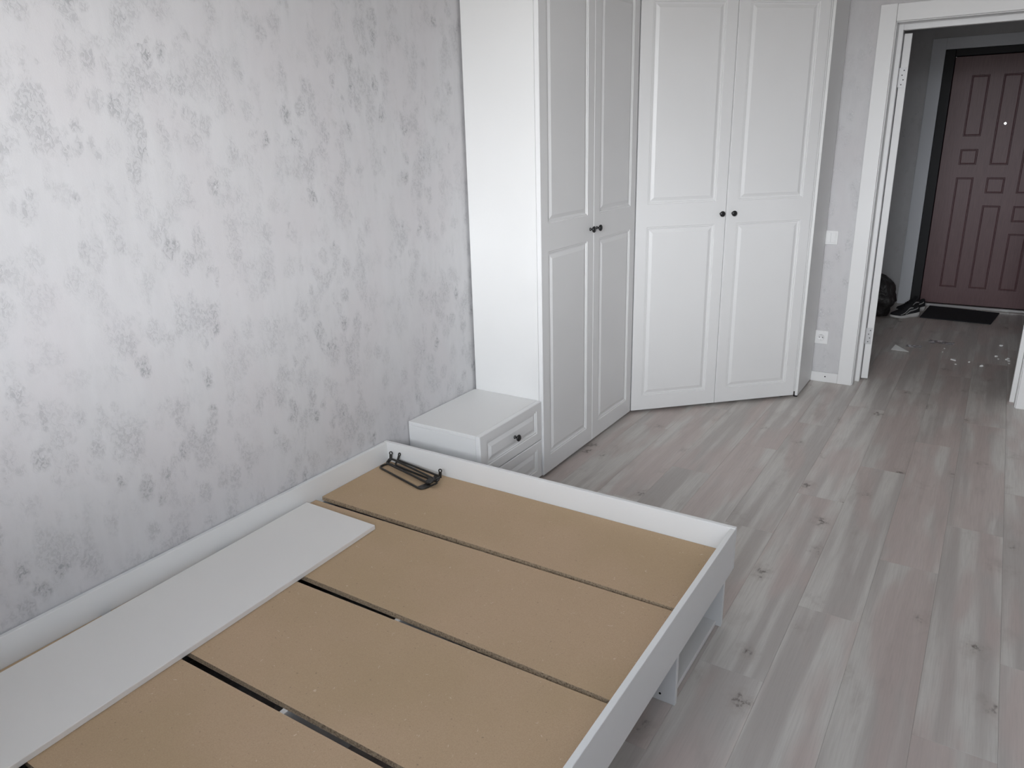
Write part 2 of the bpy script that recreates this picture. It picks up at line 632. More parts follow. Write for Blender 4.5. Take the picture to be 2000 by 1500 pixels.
wall('wall_hall_left', [((HALL_X0 - 0.12, WT, 0), (HALL_X0, HALL_Y1, CEIL))], M_wallpaper_hall, 'shaded wall on the shoe side of the dark hallway')
wall('wall_hall_right', [((HALL_X1, WT, 0), (HALL_X1 + 0.12, 1.00, CEIL)), ((HALL_X1, 1.85, 0), (HALL_X1 + 0.12, HALL_Y1, CEIL)), ((HALL_X1, 1.00, 2.06), (HALL_X1 + 0.12, 1.85, CEIL))], M_wallpaper_hall, 'shaded hallway wall with an added doorway letting daylight in')
KX0, KX1, KY0, KY1 = HALL_X1 + 0.12, 5.60, WT + 0.05, 2.86       # unseen room added off the hallway, its window brightens the hall
wall('wall_added_room', [((KX0, KY1 - 0.1, 0), (KX1, KY1, CEIL)), ((KX0, KY0 - 0.03, 0), (KX1, KY0 + 0.05, CEIL)),
                        ((KX1, KY0 - 0.03, 0), (KX1 + 0.15, KY1, 1.20)), ((KX1, KY0 - 0.03, 1.62), (KX1 + 0.15, KY1, CEIL)), ((KX1, KY0 - 0.03, 1.20), (KX1 + 0.15, 1.15, 1.62)), ((KX1, 1.75, 1.20), (KX1 + 0.15, KY1, 1.62)),
                        ((KX0, KY0 - 0.03, CEIL), (KX1 + 0.15, KY1, CEIL + 0.1)), ((KX0, KY0 - 0.03, -0.05), (KX1 + 0.15, KY1, 0.0))], M_wallpaper_hall, 'plain shell of an unseen room added to light the hallway')
EX0, EX1, EZ = 1.437, 2.42, 2.111       # entrance door rough opening
wall('wall_hall_end', [((HALL_X0 - 0.12, HALL_Y1, 0), (EX0, HALL_Y1 + 0.2, CEIL)), ((EX1, HALL_Y1, 0), (HALL_X1 + 0.12, HALL_Y1 + 0.2, CEIL)),
                       ((EX0, HALL_Y1, EZ), (EX1, HALL_Y1 + 0.2, CEIL))], M_wallpaper_hall, 'dark hallway end wall around the brown entrance door')

# window in the front wall (behind the photographer)
wx0, wx1, wz0, wz1 = WIN
win = thing('window_1', ((wx0 + wx1) / 2, ROOM_Y0 - 0.12, wz0), 'white window behind the photographer', 'window', kind='structure')
fy0, fy1 = ROOM_Y0 - 0.14, ROOM_Y0 - 0.08
xm = (wx0 + wx1) / 2
for nm, lo, hi in (('window_frame', (wx0, fy0, wz0), (wx0 + 0.05, fy1, wz1)), ('window_frame', (wx1 - 0.05, fy0, wz0), (wx1, fy1, wz1)),
                   ('window_frame', (wx0 + 0.05, fy0, wz0), (wx1 - 0.05, fy1, wz0 + 0.05)), ('window_frame', (wx0 + 0.05, fy0, wz1 - 0.05), (wx1 - 0.05, fy1, wz1)),
                   ('mullion', (xm - 0.035, fy0, wz0 + 0.05), (xm + 0.035, fy1, wz1 - 0.05))):
    box_obj(nm, lo, hi, M_trim, win)
for a, b in ((wx0 + 0.05, xm - 0.035), (xm + 0.035, wx1 - 0.05)):
    box_obj('pane', (a, fy0 + 0.028, wz0 + 0.05), (b, fy0 + 0.032, wz1 - 0.05), M_glass, win, 0)
box_obj('window_sill', (wx0 - 0.05, ROOM_Y0 - 0.08, wz0 - 0.025), (wx1 + 0.05, ROOM_Y0 + 0.12, wz0), M_trim, win, 0.004)

# ------------------------------------------------------------------ floor of laminate planks
bm = bmesh.new()
add_box(bm, (-0.15, ROOM_Y0 - 0.2, -0.05), (ROOM_X1 + 0.15, HALL_Y1 + 0.2, -0.0105))
floor = tag(mesh_obj('floor', bm, M_sub), 'grey oak laminate floor of long planks', 'floor', kind='structure')
PW, PL, SEAM0 = 0.1922, 1.285, 1.2335
PHASE = {0: -0.800, 1: -1.676, 2: -1.243}
plank_cache = {}


def plank_mesh(w, l):
    key = (round(w, 4), round(l, 4))
    if key not in plank_cache:
        b = bmesh.new()
        add_box(b, (-w / 2 + 0.00015, -l / 2 + 0.00015, -0.010), (w / 2 - 0.00015, l / 2 - 0.00015, 0))
        top = [ed for ed in b.edges if all(v.co.z > -0.001 for v in ed.verts)]
        bmesh.ops.bevel(b, geom=top, offset=0.0006, segments=1, affect='EDGES')
        me = bpy.data.meshes.new('plank')
        b.normal_update()
        b.to_mesh(me)
        b.free()
        me.materials.append(M_floor)
        plank_cache[key] = me
    return plank_cache[key]


for kx in range(-7, 10):
    x0 = max(0.0, SEAM0 + kx * PW)
    x1 = min(ROOM_X1, SEAM0 + (kx + 1) * PW)
    if x1 - x0 < 0.01:
        continue
    ph = PHASE[kx % 3]
    for ky in range(-5, 5):
        y0 = max(ROOM_Y0, ph + ky * PL)
        y1 = min(HALL_Y1, ph + (ky + 1) * PL)
        if y1 - y0 < 0.02:
            continue
        o = bpy.data.objects.new('plank', plank_mesh(x1 - x0, y1 - y0))
        o.location = ((x0 + x1) / 2, (y0 + y1) / 2, 0)
        o.parent = floor
        COL.objects.link(o)

# baseboards on the doorway wall
bm = bmesh.new()
add_box(bm, (0.02, -0.014, 0.0), (1.2945, -0.0005, 0.062))
bevel(bm, 0.002)
bb = tag(mesh_obj('baseboard_back', bm, M_trim), 'low white baseboard between the corner wardrobe and the door casing', 'baseboard', kind='structure')
bm = bmesh.new()
add_lathe(bm, [(0.0, 0.0008), (0.0042, 0.0008), (0.0042, -0.001), (0, -0.001)], Matrix.Translation((1.222, -0.0143, 0.036)) @ Matrix.Rotation(math.radians(90), 4, 'X'), 12)
tag(mesh_obj('screw_hole', bm, M_hole, bb), 'small dark screw hole')
bm = bmesh.new()
add_box(bm, (2.3205, -0.014, 0.0), (ROOM_X1, -0.0005, 0.062))
bevel(bm, 0.002)
tag(mesh_obj('baseboard_back', bm, M_trim), 'low white baseboard on the far side of the doorway', 'baseboard', kind='structure')

# ------------------------------------------------------------------ bedroom doorway: casing, frame, open leaf
d1 = thing('door_1', ((DX0 + DX1) / 2, 0.05, 0), 'white interior door standing open into the dark hallway', 'door', kind='structure')
CW = 0.083
yc0, yc1 = -0.014, -0.0005
box_obj('casing', (DX0 - CW, yc0, 0), (DX0, yc1, DZ + 0.088), M_trim, d1, 0.002)
box_obj('casing', (DX1, yc0, 0), (DX1 + CW, yc1, DZ + 0.088), M_trim, d1, 0.002)
box_obj('casing', (DX0 + 0.0008, yc0 + 0.0015, DZ), (DX1 - 0.0008, yc1, DZ + 0.086), M_trim, d1, 0.002)
# reveal lining and stop frame
box_obj('jamb_lining', (DX0 - 0.0, 0.0, 0), (DX0 + 0.005, 0.094, DZ), M_trim, d1)
box_obj('jamb_lining', (DX1 - 0.005, 0.0, 0), (DX1, 0.094, DZ), M_trim, d1)
box_obj('jamb_lining', (DX0 + 0.005, 0.0, DZ - 0.005), (DX1 - 0.005, 0.094, DZ), M_trim, d1)
box_obj('door_frame', (DX0, 0.0945, 0), (DX0 + 0.029, 0.135, DZ), M_trim, d1, 0.002)
box_obj('door_frame', (DX1 - 0.029, 0.0945, 0), (DX1, 0.135, DZ), M_trim, d1, 0.002)
box_obj('door_frame', (DX0 + 0.029, 0.0945, DZ - 0.036), (DX1 - 0.029, 0.135, DZ), M_trim, d1, 0.002)
# leaf: local x = thickness, y = width, rotated past a right angle
leaf_m = Matrix.Translation((1.4085, 0.150, 0)) @ Matrix.Rotation(math.radians(11), 4, 'Z')
bm = bmesh.new()
add_box(bm, (0, 0, 0.009), (0.040, 0.80, 2.012))
bevel(bm, 0.002)
bmesh.ops.transform(bm, matrix=leaf_m, verts=bm.verts[:])
leaf = mesh_obj('door_leaf', bm, M_trim, d1)
for z0, z1 in ((1.732, 1.838), (0.234, 0.338)):
    bm = bmesh.new()
    add_box(bm, (0.001, -0.0018, z0), (0.032, 0.0005, z1), 0, leaf_m)
    add_box(bm, (-0.010, -0.003, z0 + 0.002), (0.0012, 0.006, z1 - 0.002), 0, leaf_m)
    for i in range(4):
        zz = z0 + 0.016 + i * (z1 - z0 - 0.032) / 3
        add_lathe(bm, [(0.0, 0.0006), (0.0034, 0.0006), (0.0034, -0.0006)], leaf_m @ Matrix.Translation((0.013 + 0.008 * (i % 2), -0.0018, zz)) @ Matrix.Rotation(math.radians(90), 4, 'X'), 10, 1)
    bmesh.ops.recalc_face_normals(bm, faces=bm.faces[:])
    attach(mesh_obj('hinge', bm, [M_steel, M_screw]), leaf)

# plaster band round the entrance door
tr = thing('trim_1', ((EX0 + EX1) / 2, HALL_Y1, 0), 'light grey plaster band around the brown entrance door', 'door surround', kind='structure')
yb0, yb1 = HALL_Y1 - 0.016, HALL_Y1 - 0.0005
box_obj('plaster_strip', (EX0 - 0.102, yb0, 0), (EX0, yb1, EZ + 0.088), M_plaster, tr, 0.003)
box_obj('plaster_strip', (EX1, yb0, 0), (EX1 + 0.102, yb1, EZ + 0.088), M_plaster, tr, 0.003)
box_obj('plaster_strip', (EX0, yb0, EZ), (EX1, yb1, EZ + 0.088), M_plaster, tr, 0.003)

# entrance door
d2 = thing('door_2', ((EX0 + EX1) / 2, HALL_Y1 + 0.03, 0), 'closed brown entrance door with embossed rectangles and a lit peephole', 'door', kind='structure')
fw = 0.075
for lo, hi in (((EX0, HALL_Y1 - 0.004, 0), (EX0 + fw, HALL_Y1 + 0.10, EZ)), ((EX1 - fw, HALL_Y1 - 0.004, 0), (EX1, HALL_Y1 + 0.10, EZ)),
               ((EX0 + fw, HALL_Y1 - 0.004, EZ - 0.056), (EX1 - fw, HALL_Y1 + 0.10, EZ))):
    box_obj('door_frame', lo, hi, M_frame_dark, d2, 0.003)
for lo, hi in (((EX0 + fw, HALL_Y1 + 0.0675, 0.0), (EX0 + fw + 0.02, HALL_Y1 + 0.10, EZ - 0.056)), ((EX1 - fw - 0.02, HALL_Y1 + 0.0675, 0.0), (EX1 - fw, HALL_Y1 + 0.10, EZ - 0.056)),
               ((EX0 + fw + 0.02, HALL_Y1 + 0.0675, EZ - 0.085), (EX1 - fw - 0.02, HALL_Y1 + 0.10, EZ - 0.056)), ((EX0 + fw + 0.02, HALL_Y1 + 0.0675, 0.0265), (EX1 - fw - 0.02, HALL_Y1 + 0.10, 0.05))):
    box_obj('light_seal', lo, hi, M_frame_dark, d2, 0.0)  # strips added behind the leaf to block sky light leaking round it
LX0, LX1 = EX0 + fw + 0.003, EX1 - fw - 0.003
LY = HALL_Y1 + 0.006
box_obj('door_leaf', (LX0, LY, 0.030), (LX1, LY + 0.06, EZ - 0.060), M_entrance, d2, 0.003)
box_obj('threshold', (EX0 + fw, HALL_Y1 - 0.012, 0.0), (EX1 - fw, HALL_Y1 + 0.10, 0.026), M_threshold, d2, 0.003)
cols = {1.650: (1.777, [(1.434, 1.905), (1.208, 1.333), (0.177, 1.106)]),
        1.871: (2.001, [(1.206, 1.903), (0.978, 1.107), (0.178, 0.880)]),
        2.090: (2.217, [(0.980, 1.903), (0.750, 0.880), (0.178, 0.655)])}
for x0, (x1, zs) in cols.items():
    for z0, z1 in zs:
        bm = bmesh.new()
        prof = [(0.0, 0.0), (0.002, 0.004), (0.005, 0.007), (0.008, 0.007), (0.011, 0.004), (0.013, 0.0003), (0.016, 0.0012)]
        fm = frame_matrix((x0, LY - 0.0002, z0), (1, 0), (0, -1))
        w, h = x1 - x0, z1 - z0
        prev = None
        for d, z in prof:
            ring = [bm.verts.new(fm @ Vector(c)) for c in ((d, d, z), (w - d, d, z), (w - d, h - d, z), (d, h - d, z))]
            if prev:
                for q in range(4):
                    r = (q + 1) % 4
                    bm.faces.new((prev[q], prev[r], ring[r], ring[q]))
            prev = ring
        bm.faces.new(prev)
        bmesh.ops.recalc_face_normals(bm, faces=bm.faces[:])
        mesh_obj('panel', bm, M_entrance, d2)
fm = frame_matrix((1.934, LY, 1.528), (1, 0), (0, -1))
bm = bmesh.new()
add_lathe(bm, [(0.0, 0.0075), (0.0085, 0.0070), (0.0085, 0.0)], fm, 16, 0)
add_lathe(bm, [(0.0085, 0.006), (0.0125, 0.005), (0.0135, 0.0)], fm, 16, 1)
bmesh.ops.recalc_face_normals(bm, faces=bm.faces[:])
tag(mesh_obj('peephole', bm, [M_lens, M_threshold], d2), 'bright round peephole')

# ------------------------------------------------------------------ tall wardrobe on the bed wall
DF, YW, Y1, D2, Y2 = 0.382, -2.102, -1.118, 1.139, -0.386
TOP = 2.225
DTH = 0.020
G = 0.016
ward = thing('wardrobe', (0.19, (YW + Y1) / 2, 0), 'tall white two-door wardrobe along the wallpapered wall beside the drawer cabinet', 'wardrobe')
box_obj('side_panel', (0.012, YW, 0.004), (DF - DTH - 0.002, YW + 0.016, TOP), M_white, ward)
box_obj('carcass', (0.012, YW + 0.0165, 0.035), (DF - DTH - 0.004, Y1 - 0.002, TOP), M_white, ward)
for fx in (0.06, 0.31):
    for fyy in (YW + 0.06, Y1 - 0.06):
        bm = bmesh.new()
        add_lathe(bm, [(0, 0), (0.016, 0), (0.016, 0.010), (0.011, 0.014), (0.011, 0.0345), (0, 0.0345)], Matrix.Translation((fx, fyy, 0.0005)), 14)
        mesh_obj('foot', bm, M_black, ward)
GAP = -1.607
F_UP = lambda w: [(0.062, w - 0.062, 0.085 - 0.0, 1.050 - G), (0.062, w - 0.062, 1.168 - G, 2.140 - G)]
for ya, yb, kx in ((YW + 0.0005, GAP - 0.0012, 'r'), (GAP + 0.0012, Y1 - 0.004, 'l')):
    w = yb - ya
    fmx = frame_matrix((DF, ya, G), (0, 1), (1, 0))
    d = moulded_front('door', fmx, w, TOP - G, DTH, F_UP(w), M_satin, ward)
    knob(fmx, w - 0.036 if kx == 'r' else 0.030, 1.102 - G, d)

# ------------------------------------------------------------------ diagonal corner wardrobe
cor = thing('wardrobe', (0.6, -0.6, 0), 'tall white corner wardrobe whose two doors stand diagonally across the corner', 'wardrobe')
L = math.hypot(D2 - DF, Y2 - Y1)
ux, uy = (D2 - DF) / L, (Y2 - Y1) / L
nx, ny = uy, -ux


def dp(s, off):
    return (DF + ux * s + nx * off, Y1 + uy * s + ny * off)


pA = dp(0.004, -DTH - 0.003)
pB = dp(1.024, -DTH - 0.003)
prism_obj('carcass', [(0.012, Y1 + 0.0005), (pA[0] - 0.01, Y1 + 0.0005), pA, pB, (1.1225, pB[1]), (1.1225, -0.016), (0.012, -0.016)], 0.035, TOP, M_white, cor)
box_obj('end_panel', (D2 - 0.016, Y2, 0.010), (D2, -0.0155, TOP), M_white, cor)
for sx, off in ((0.10, -0.07), (0.97, -0.050), (0.55, -0.07)):
    q = dp(sx, off)
    bm = bmesh.new()
    add_lathe(bm, [(0, 0), (0.018, 0), (0.018, 0.010), (0.012, 0.014), (0.012, 0.0345), (0, 0.0345)], Matrix.Translation((q[0], q[1], 0.0005)), 14)
    mesh_obj('foot', bm, M_black, cor)
bm = bmesh.new()
add_lathe(bm, [(0, 0), (0.012, 0), (0.012, 0.006), (0.008, 0.0095), (0, 0.0095)], Matrix.Translation((D2 - 0.013, Y2 + 0.012, 0.0005)), 14)
mesh_obj('foot', bm, M_black, cor)
for s0, s1, kx in ((0.004, 0.5155, 'r'), (0.518, 1.0265, 'l')):
    w = s1 - s0
    fmx = frame_matrix((*dp(s0, 0), G), (ux, uy), (nx, ny))
    d = moulded_front('door', fmx, w, TOP - G, DTH, F_UP(w), M_satin, cor)
    knob(fmx, w - 0.030 if kx == 'r' else 0.036, 1.103 - G, d)

# ------------------------------------------------------------------ drawer cabinet (nightstand)
NY0, NY1, NZ, NX = -2.593, -2.104, 0.386, 0.352
ns = thing('drawer_cabinet', (0.19, (NY0 + NY1) / 2, 0), 'low white two-drawer bedside cabinet between the bed frame and the tall wardrobe', 'cabinet')
box_obj('top_panel', (0.004, NY0, NZ - 0.016), (NX, NY1, NZ), M_white, ns, 0.0015)
box_obj('side_panel', (0.004, NY0, 0.0), (NX, NY0 + 0.016, NZ - 0.0164), M_white, ns)
box_obj('side_panel', (0.004, NY1 - 0.016, 0.0), (NX, NY1, NZ - 0.0164), M_white, ns)
box_obj('carcass', (0.008, NY0 + 0.0165, 0.03), (NX - 0.003, NY1 - 0.0165, NZ - 0.017), M_white, ns)
for z0, z1 in ((0.2015, NZ - 0.001), (0.016, 0.1975)):
    w, h = NY1 - NY0 - 0.003, z1 - z0
    fmx = frame_matrix((NX + 0.022, NY0 + 0.001, z0), (0, 1), (1, 0))
    d = moulded_front('drawer', fmx, w, h, 0.0205, [(0.046, w - 0.040, 0.040, h - 0.034)], M_satin, ns)
    knob(fmx, w * 0.53, h * 0.50, d)

# ------------------------------------------------------------------ bed frame
ZB, ZR, BT, BB = 0.351, 0.204, 0.268, 0.252
YE, YN, XR = -2.735, -4.755, 1.450
bed = thing('bed_frame', (0.73, -3.74, 0), 'low white bed frame without a mattress pushed against the wallpapered wall', 'bed')
box_obj('end_rail', (0.003, YE - 0.016, ZR), (XR, YE, ZB + 0.001), M_white, bed, 0.0012)
box_obj('end_rail', (0.003, YN, ZR), (XR, YN + 0.016, ZB + 0.001), M_white, bed, 0.0012)
for xa in (0.003, XR - 0.016):
    box_obj('side_rail', (xa, YN + 0.0165, ZR), (xa + 0.016, YE - 0.0165, ZB), M_white, bed, 0.0012)
PX = 0.736
box_obj('centre_partition', (PX, YN + 0.06, 0.0), (PX + 0.016, YE - 0.035, BB), M_white, bed)
LEGS = [-2.757, -3.1675, -4.020, -4.430, -4.7145]
for yy in LEGS:
    box_obj('leg_panel', (PX + 0.0165, yy - 0.016, 0), (XR - 0.0175, yy, BB), M_white, bed)
    box_obj('leg_panel', (0.030, yy - 0.016, 0), (PX - 0.0005, yy, BB), M_white, bed)
for ya, yb in ((LEGS[1] + 0.0005, LEGS[0] - 0.0165), (LEGS[3] + 0.0005, LEGS[2] - 0.0165)):
    box_obj('bottom_shelf', (PX + 0.018, ya, 0.003), (1.416, yb, 0.019), M_white, bed)
bm = bmesh.new()
add_lathe(bm, [(0.0, 0.0006), (0.0035, 0.0006), (0.0035, -0.0005)], Matrix.Translation((1.388, LEGS[1] - 0.0162, 0.024)) @ Matrix.Rotation(math.radians(90), 4, 'X'), 12)
mesh_obj('dowel_hole', bm, M_hole, bed)
for xa in (0.0193, XR - 0.0163 - 0.018):
    for ya, yb in zip(LEGS[1:], LEGS[:-1]):
        box_obj('support_cleat', (xa, ya + 0.001, BB - 0.030), (xa + 0.0095 if xa < 0.1 else xa + 0.0175, yb - 0.018, BB - 0.0002), M_white, bed)

# loose chipboard base boards lying in the frame
BOARDS = [
    ((0.021, -2.7530), (1.432, -2.7530), (1.432, -3.1190), (0.021, -3.1215), 'bare chipboard base board at the drawer cabinet end, carrying the black metal brackets'),
    ((0.021, -3.1530), (1.432, -3.1330), (1.432, -3.5330), (0.021, -3.5320), 'second chipboard base board from the drawer cabinet, under the end of the white shelf board'),
    ((0.021, -3.5690), (1.432, -3.5460), (1.432, -3.9330), (0.021, -3.9380), 'third chipboard base board from the drawer cabinet, with wide dark gaps on both sides'),
    ((0.021, -3.9660), (1.432, -3.9540), (1.432, -4.3420), (0.021, -4.3460), 'fourth chipboard base board from the drawer cabinet'),
    ((0.021, -4.3640), (1.432, -4.3560), (1.432, -4.7350), (0.021, -4.7360), 'last chipboard base board, at the window end of the bed'),
]
for a, b, c, d, lab in BOARDS:
    bm = bmesh.new()
    fs = add_prism(bm, [d, c, b, a], BB, BT, 1)
    for f in fs[:2]:
        f.material_index = 0
    o = mesh_obj('base_board', bm, [M_chip, M_chip_edge])
    tag(o, lab, 'board', 'chipboard base boards in the bed frame')

# white shelf board lying on top
bm = bmesh.new()
add_prism(bm, [(0.066, -4.62), (0.408, -4.62), (0.364, -3.206), (0.030, -3.203)], BT + 0.0004, BT + 0.0165)
bevel(bm, 0.0012)
tag(mesh_obj('shelf_board', bm, M_panel), 'long loose white shelf board lying on the chipboard beside the wall', 'board')


# ------------------------------------------------------------------ black metal brackets on the first board
def bracket(loc, rz, tilt, length, width, tabs, label):
    """closed wire loop with rounded corners, flat eyelet tabs welded to its ends"""
    t = thing('metal_bracket', loc, label, 'bracket', 'black metal brackets on the bed')
    mt = Matrix.Translation(loc) @ Matrix.Rotation(rz, 4, 'Z') @ Matrix.Rotation(tilt, 4, 'X')
    h, w, c = length / 2, width / 2, min(width * 0.42, 0.02)
    path = []
    for sx, sy, a0 in ((1, 1, 0), (-1, 1, 90), (-1, -1, 180), (1, -1, 270)):
        for k in range(4):
            an = math.radians(a0 + 30 * k)
            path.append((sx * (h - c) + c * math.cos(an), sy * (w - c) + c * math.sin(an), 0))
    path.append(path[0])
    bm = bmesh.new()
    add_tube(bm, [mt @ Vector(q) for q in path], 0.0042, 8)
    bmesh.ops.recalc_face_normals(bm, faces=bm.faces[:])
    mesh_obj('bar', bm, M_wire, t, True)
    bm = bmesh.new()
    add_box(bm, (h - 0.030, -w + 0.004, -0.0016), (h - 0.002, w - 0.004, 0.0016), 0, mt)
    bevel(bm, 0.001)
    mesh_obj('end_plate', bm, M_wire, t)
    for (tx, ty, ang, bend) in tabs:
        bm = bmesh.new()
        p = mt @ Vector((tx * h, ty * w, 0))
        tabm = Matrix.Translation(p) @ Matrix.Rotation(ang, 4, 'Z') @ Matrix.Rotation(bend, 4, 'X')
        ro, ri, n, yc = 0.0082, 0.0040, 14, 0.024
        out, inn = [], []
        for zz in (-0.0012, 0.0012):
            out.append([bm.verts.new(tabm @ Vector((ro * math.cos(2 * math.pi * k / n), yc + ro * math.sin(2 * math.pi * k / n), zz))) for k in range(n)])
            inn.append([bm.verts.new(tabm @ Vector((ri * math.cos(2 * math.pi * k / n), yc + ri * math.sin(2 * math.pi * k / n), zz))) for k in range(n)])
        for k in range(n):
            k2 = (k + 1) % n
            bm.faces.new((out[1][k], out[1][k2], inn[1][k2], inn[1][k]))
            bm.faces.new((out[0][k2], out[0][k], inn[0][k], inn[0][k2]))
            bm.faces.new((out[0][k], out[0][k2], out[1][k2], out[1][k]))
            bm.faces.new((inn[0][k2], inn[0][k], inn[1][k], inn[1][k2]))
        add_box(bm, (-0.0060, -0.004, -0.0012), (0.0060, 0.0175, 0.0012), 0, tabm)
        bmesh.ops.recalc_face_normals(bm, faces=bm.faces[:])
        mesh_obj('eyelet_tab', bm, M_wire, t)
    return t


ZW = BT + 0.0046
RD = math.radians
bracket((0.180, -2.8380, ZW), RD(-15), RD(0), 0.292, 0.050, [(-1, 0.7, RD(15), RD(20)), (1, 0.7, RD(-60), RD(25))], 'black wire bracket lying flat on the chipboard, lowest of the three')
bracket((0.186, -2.8110, ZW + 0.0125), RD(-13), RD(16), 0.286, 0.030, [(-1, 0.8, RD(20), RD(75)), (1, 0.4, RD(-75), RD(35))], 'black wire bracket resting across the flat one')
bracket((0.208, -2.7940, ZW + 0.0110), RD(-9), RD(42), 0.250, 0.024, [(-1, 0.9, RD(-15), RD(66)), (1, 0.9, RD(10), RD(80))], 'black wire bracket leaning next to the white end rail')

# ------------------------------------------------------------------ switch and socket on the doorway wall
sw = thing('light_switch', (1.166, -0.004, 0.902), 'white two-key light switch beside the door casing', 'light switch')
fmx = frame_matrix((1.126, -0.0005, 0.862), (1, 0), (0, -1))
bm = bmesh.new()
add_box(bm, (0, 0, 0), (0.081, 0.081, 0.007), 0, fmx)
bevel(bm, 0.002, 2)
mesh_obj('plate', bm, M_plastic, sw)
for xa in (0.0115, 0.0410):
    bm = bmesh.new()
    add_box(bm, (xa, 0.0115, 0.0072), (xa + 0.0285, 0.0695, 0.0105), 0, fmx)
    bevel(bm, 0.0012)
    mesh_obj('rocker_key', bm, M_plastic, sw)
so = thing('power_socket', (1.172, -0.004, 0.286), 'white earthed wall socket low beside the door casing', 'socket')
fmx = frame_matrix((1.132, -0.0005, 0.2445), (1, 0), (0, -1))
bm = bmesh.new()
add_box(bm, (0, 0, 0), (0.081, 0.083, 0.007), 0, fmx)
bevel(bm, 0.002, 2)
mesh_obj('plate', bm, M_plastic, so)
cm = fmx @ Matrix.Translation((0.0405, 0.0415, 0.0071))
bm = bmesh.new()
add_lathe(bm, [(0.0235, 0.0), (0.0235, 0.0028), (0.0205, 0.0028), (0.0195, -0.0012 + 0.0016), (0.0, 0.0004)], cm, 28)
bmesh.ops.recalc_face_normals(bm, faces=bm.faces[:])
mesh_obj('socket_well', bm, M_plastic, so)
for hx, hy in ((-0.0095, 0.0), (0.0095, 0.0)):
    bm = bmesh.new()
    add_lathe(bm, [(0.0, 0.0010), (0.0028, 0.0010), (0.0028, 0.0002)], cm @ Matrix.Translation((hx, hy, 0)), 12)
    mesh_obj('pin_hole', bm, M_hole, so)
for hy in (-0.0165, 0.0165):
    bm = bmesh.new()
    add_box(bm, (-0.0025, hy - 0.002, 0.0006), (0.0025, hy + 0.002, 0.0024), 0, cm)
    mesh_obj('earth_clip', bm, M_steel, so)

# ------------------------------------------------------------------ hallway things
bm = bmesh.new()
add_prism(bm, [(1.565, 2.125), (2.075, 2.100), (2.128, 2.560), (1.600, 2.628)], 0.0003, 0.009)
bevel(bm, 0.003)
tag(mesh_obj('doormat', bm, M_doormat), 'flat black doormat in front of the entrance door', 'doormat')


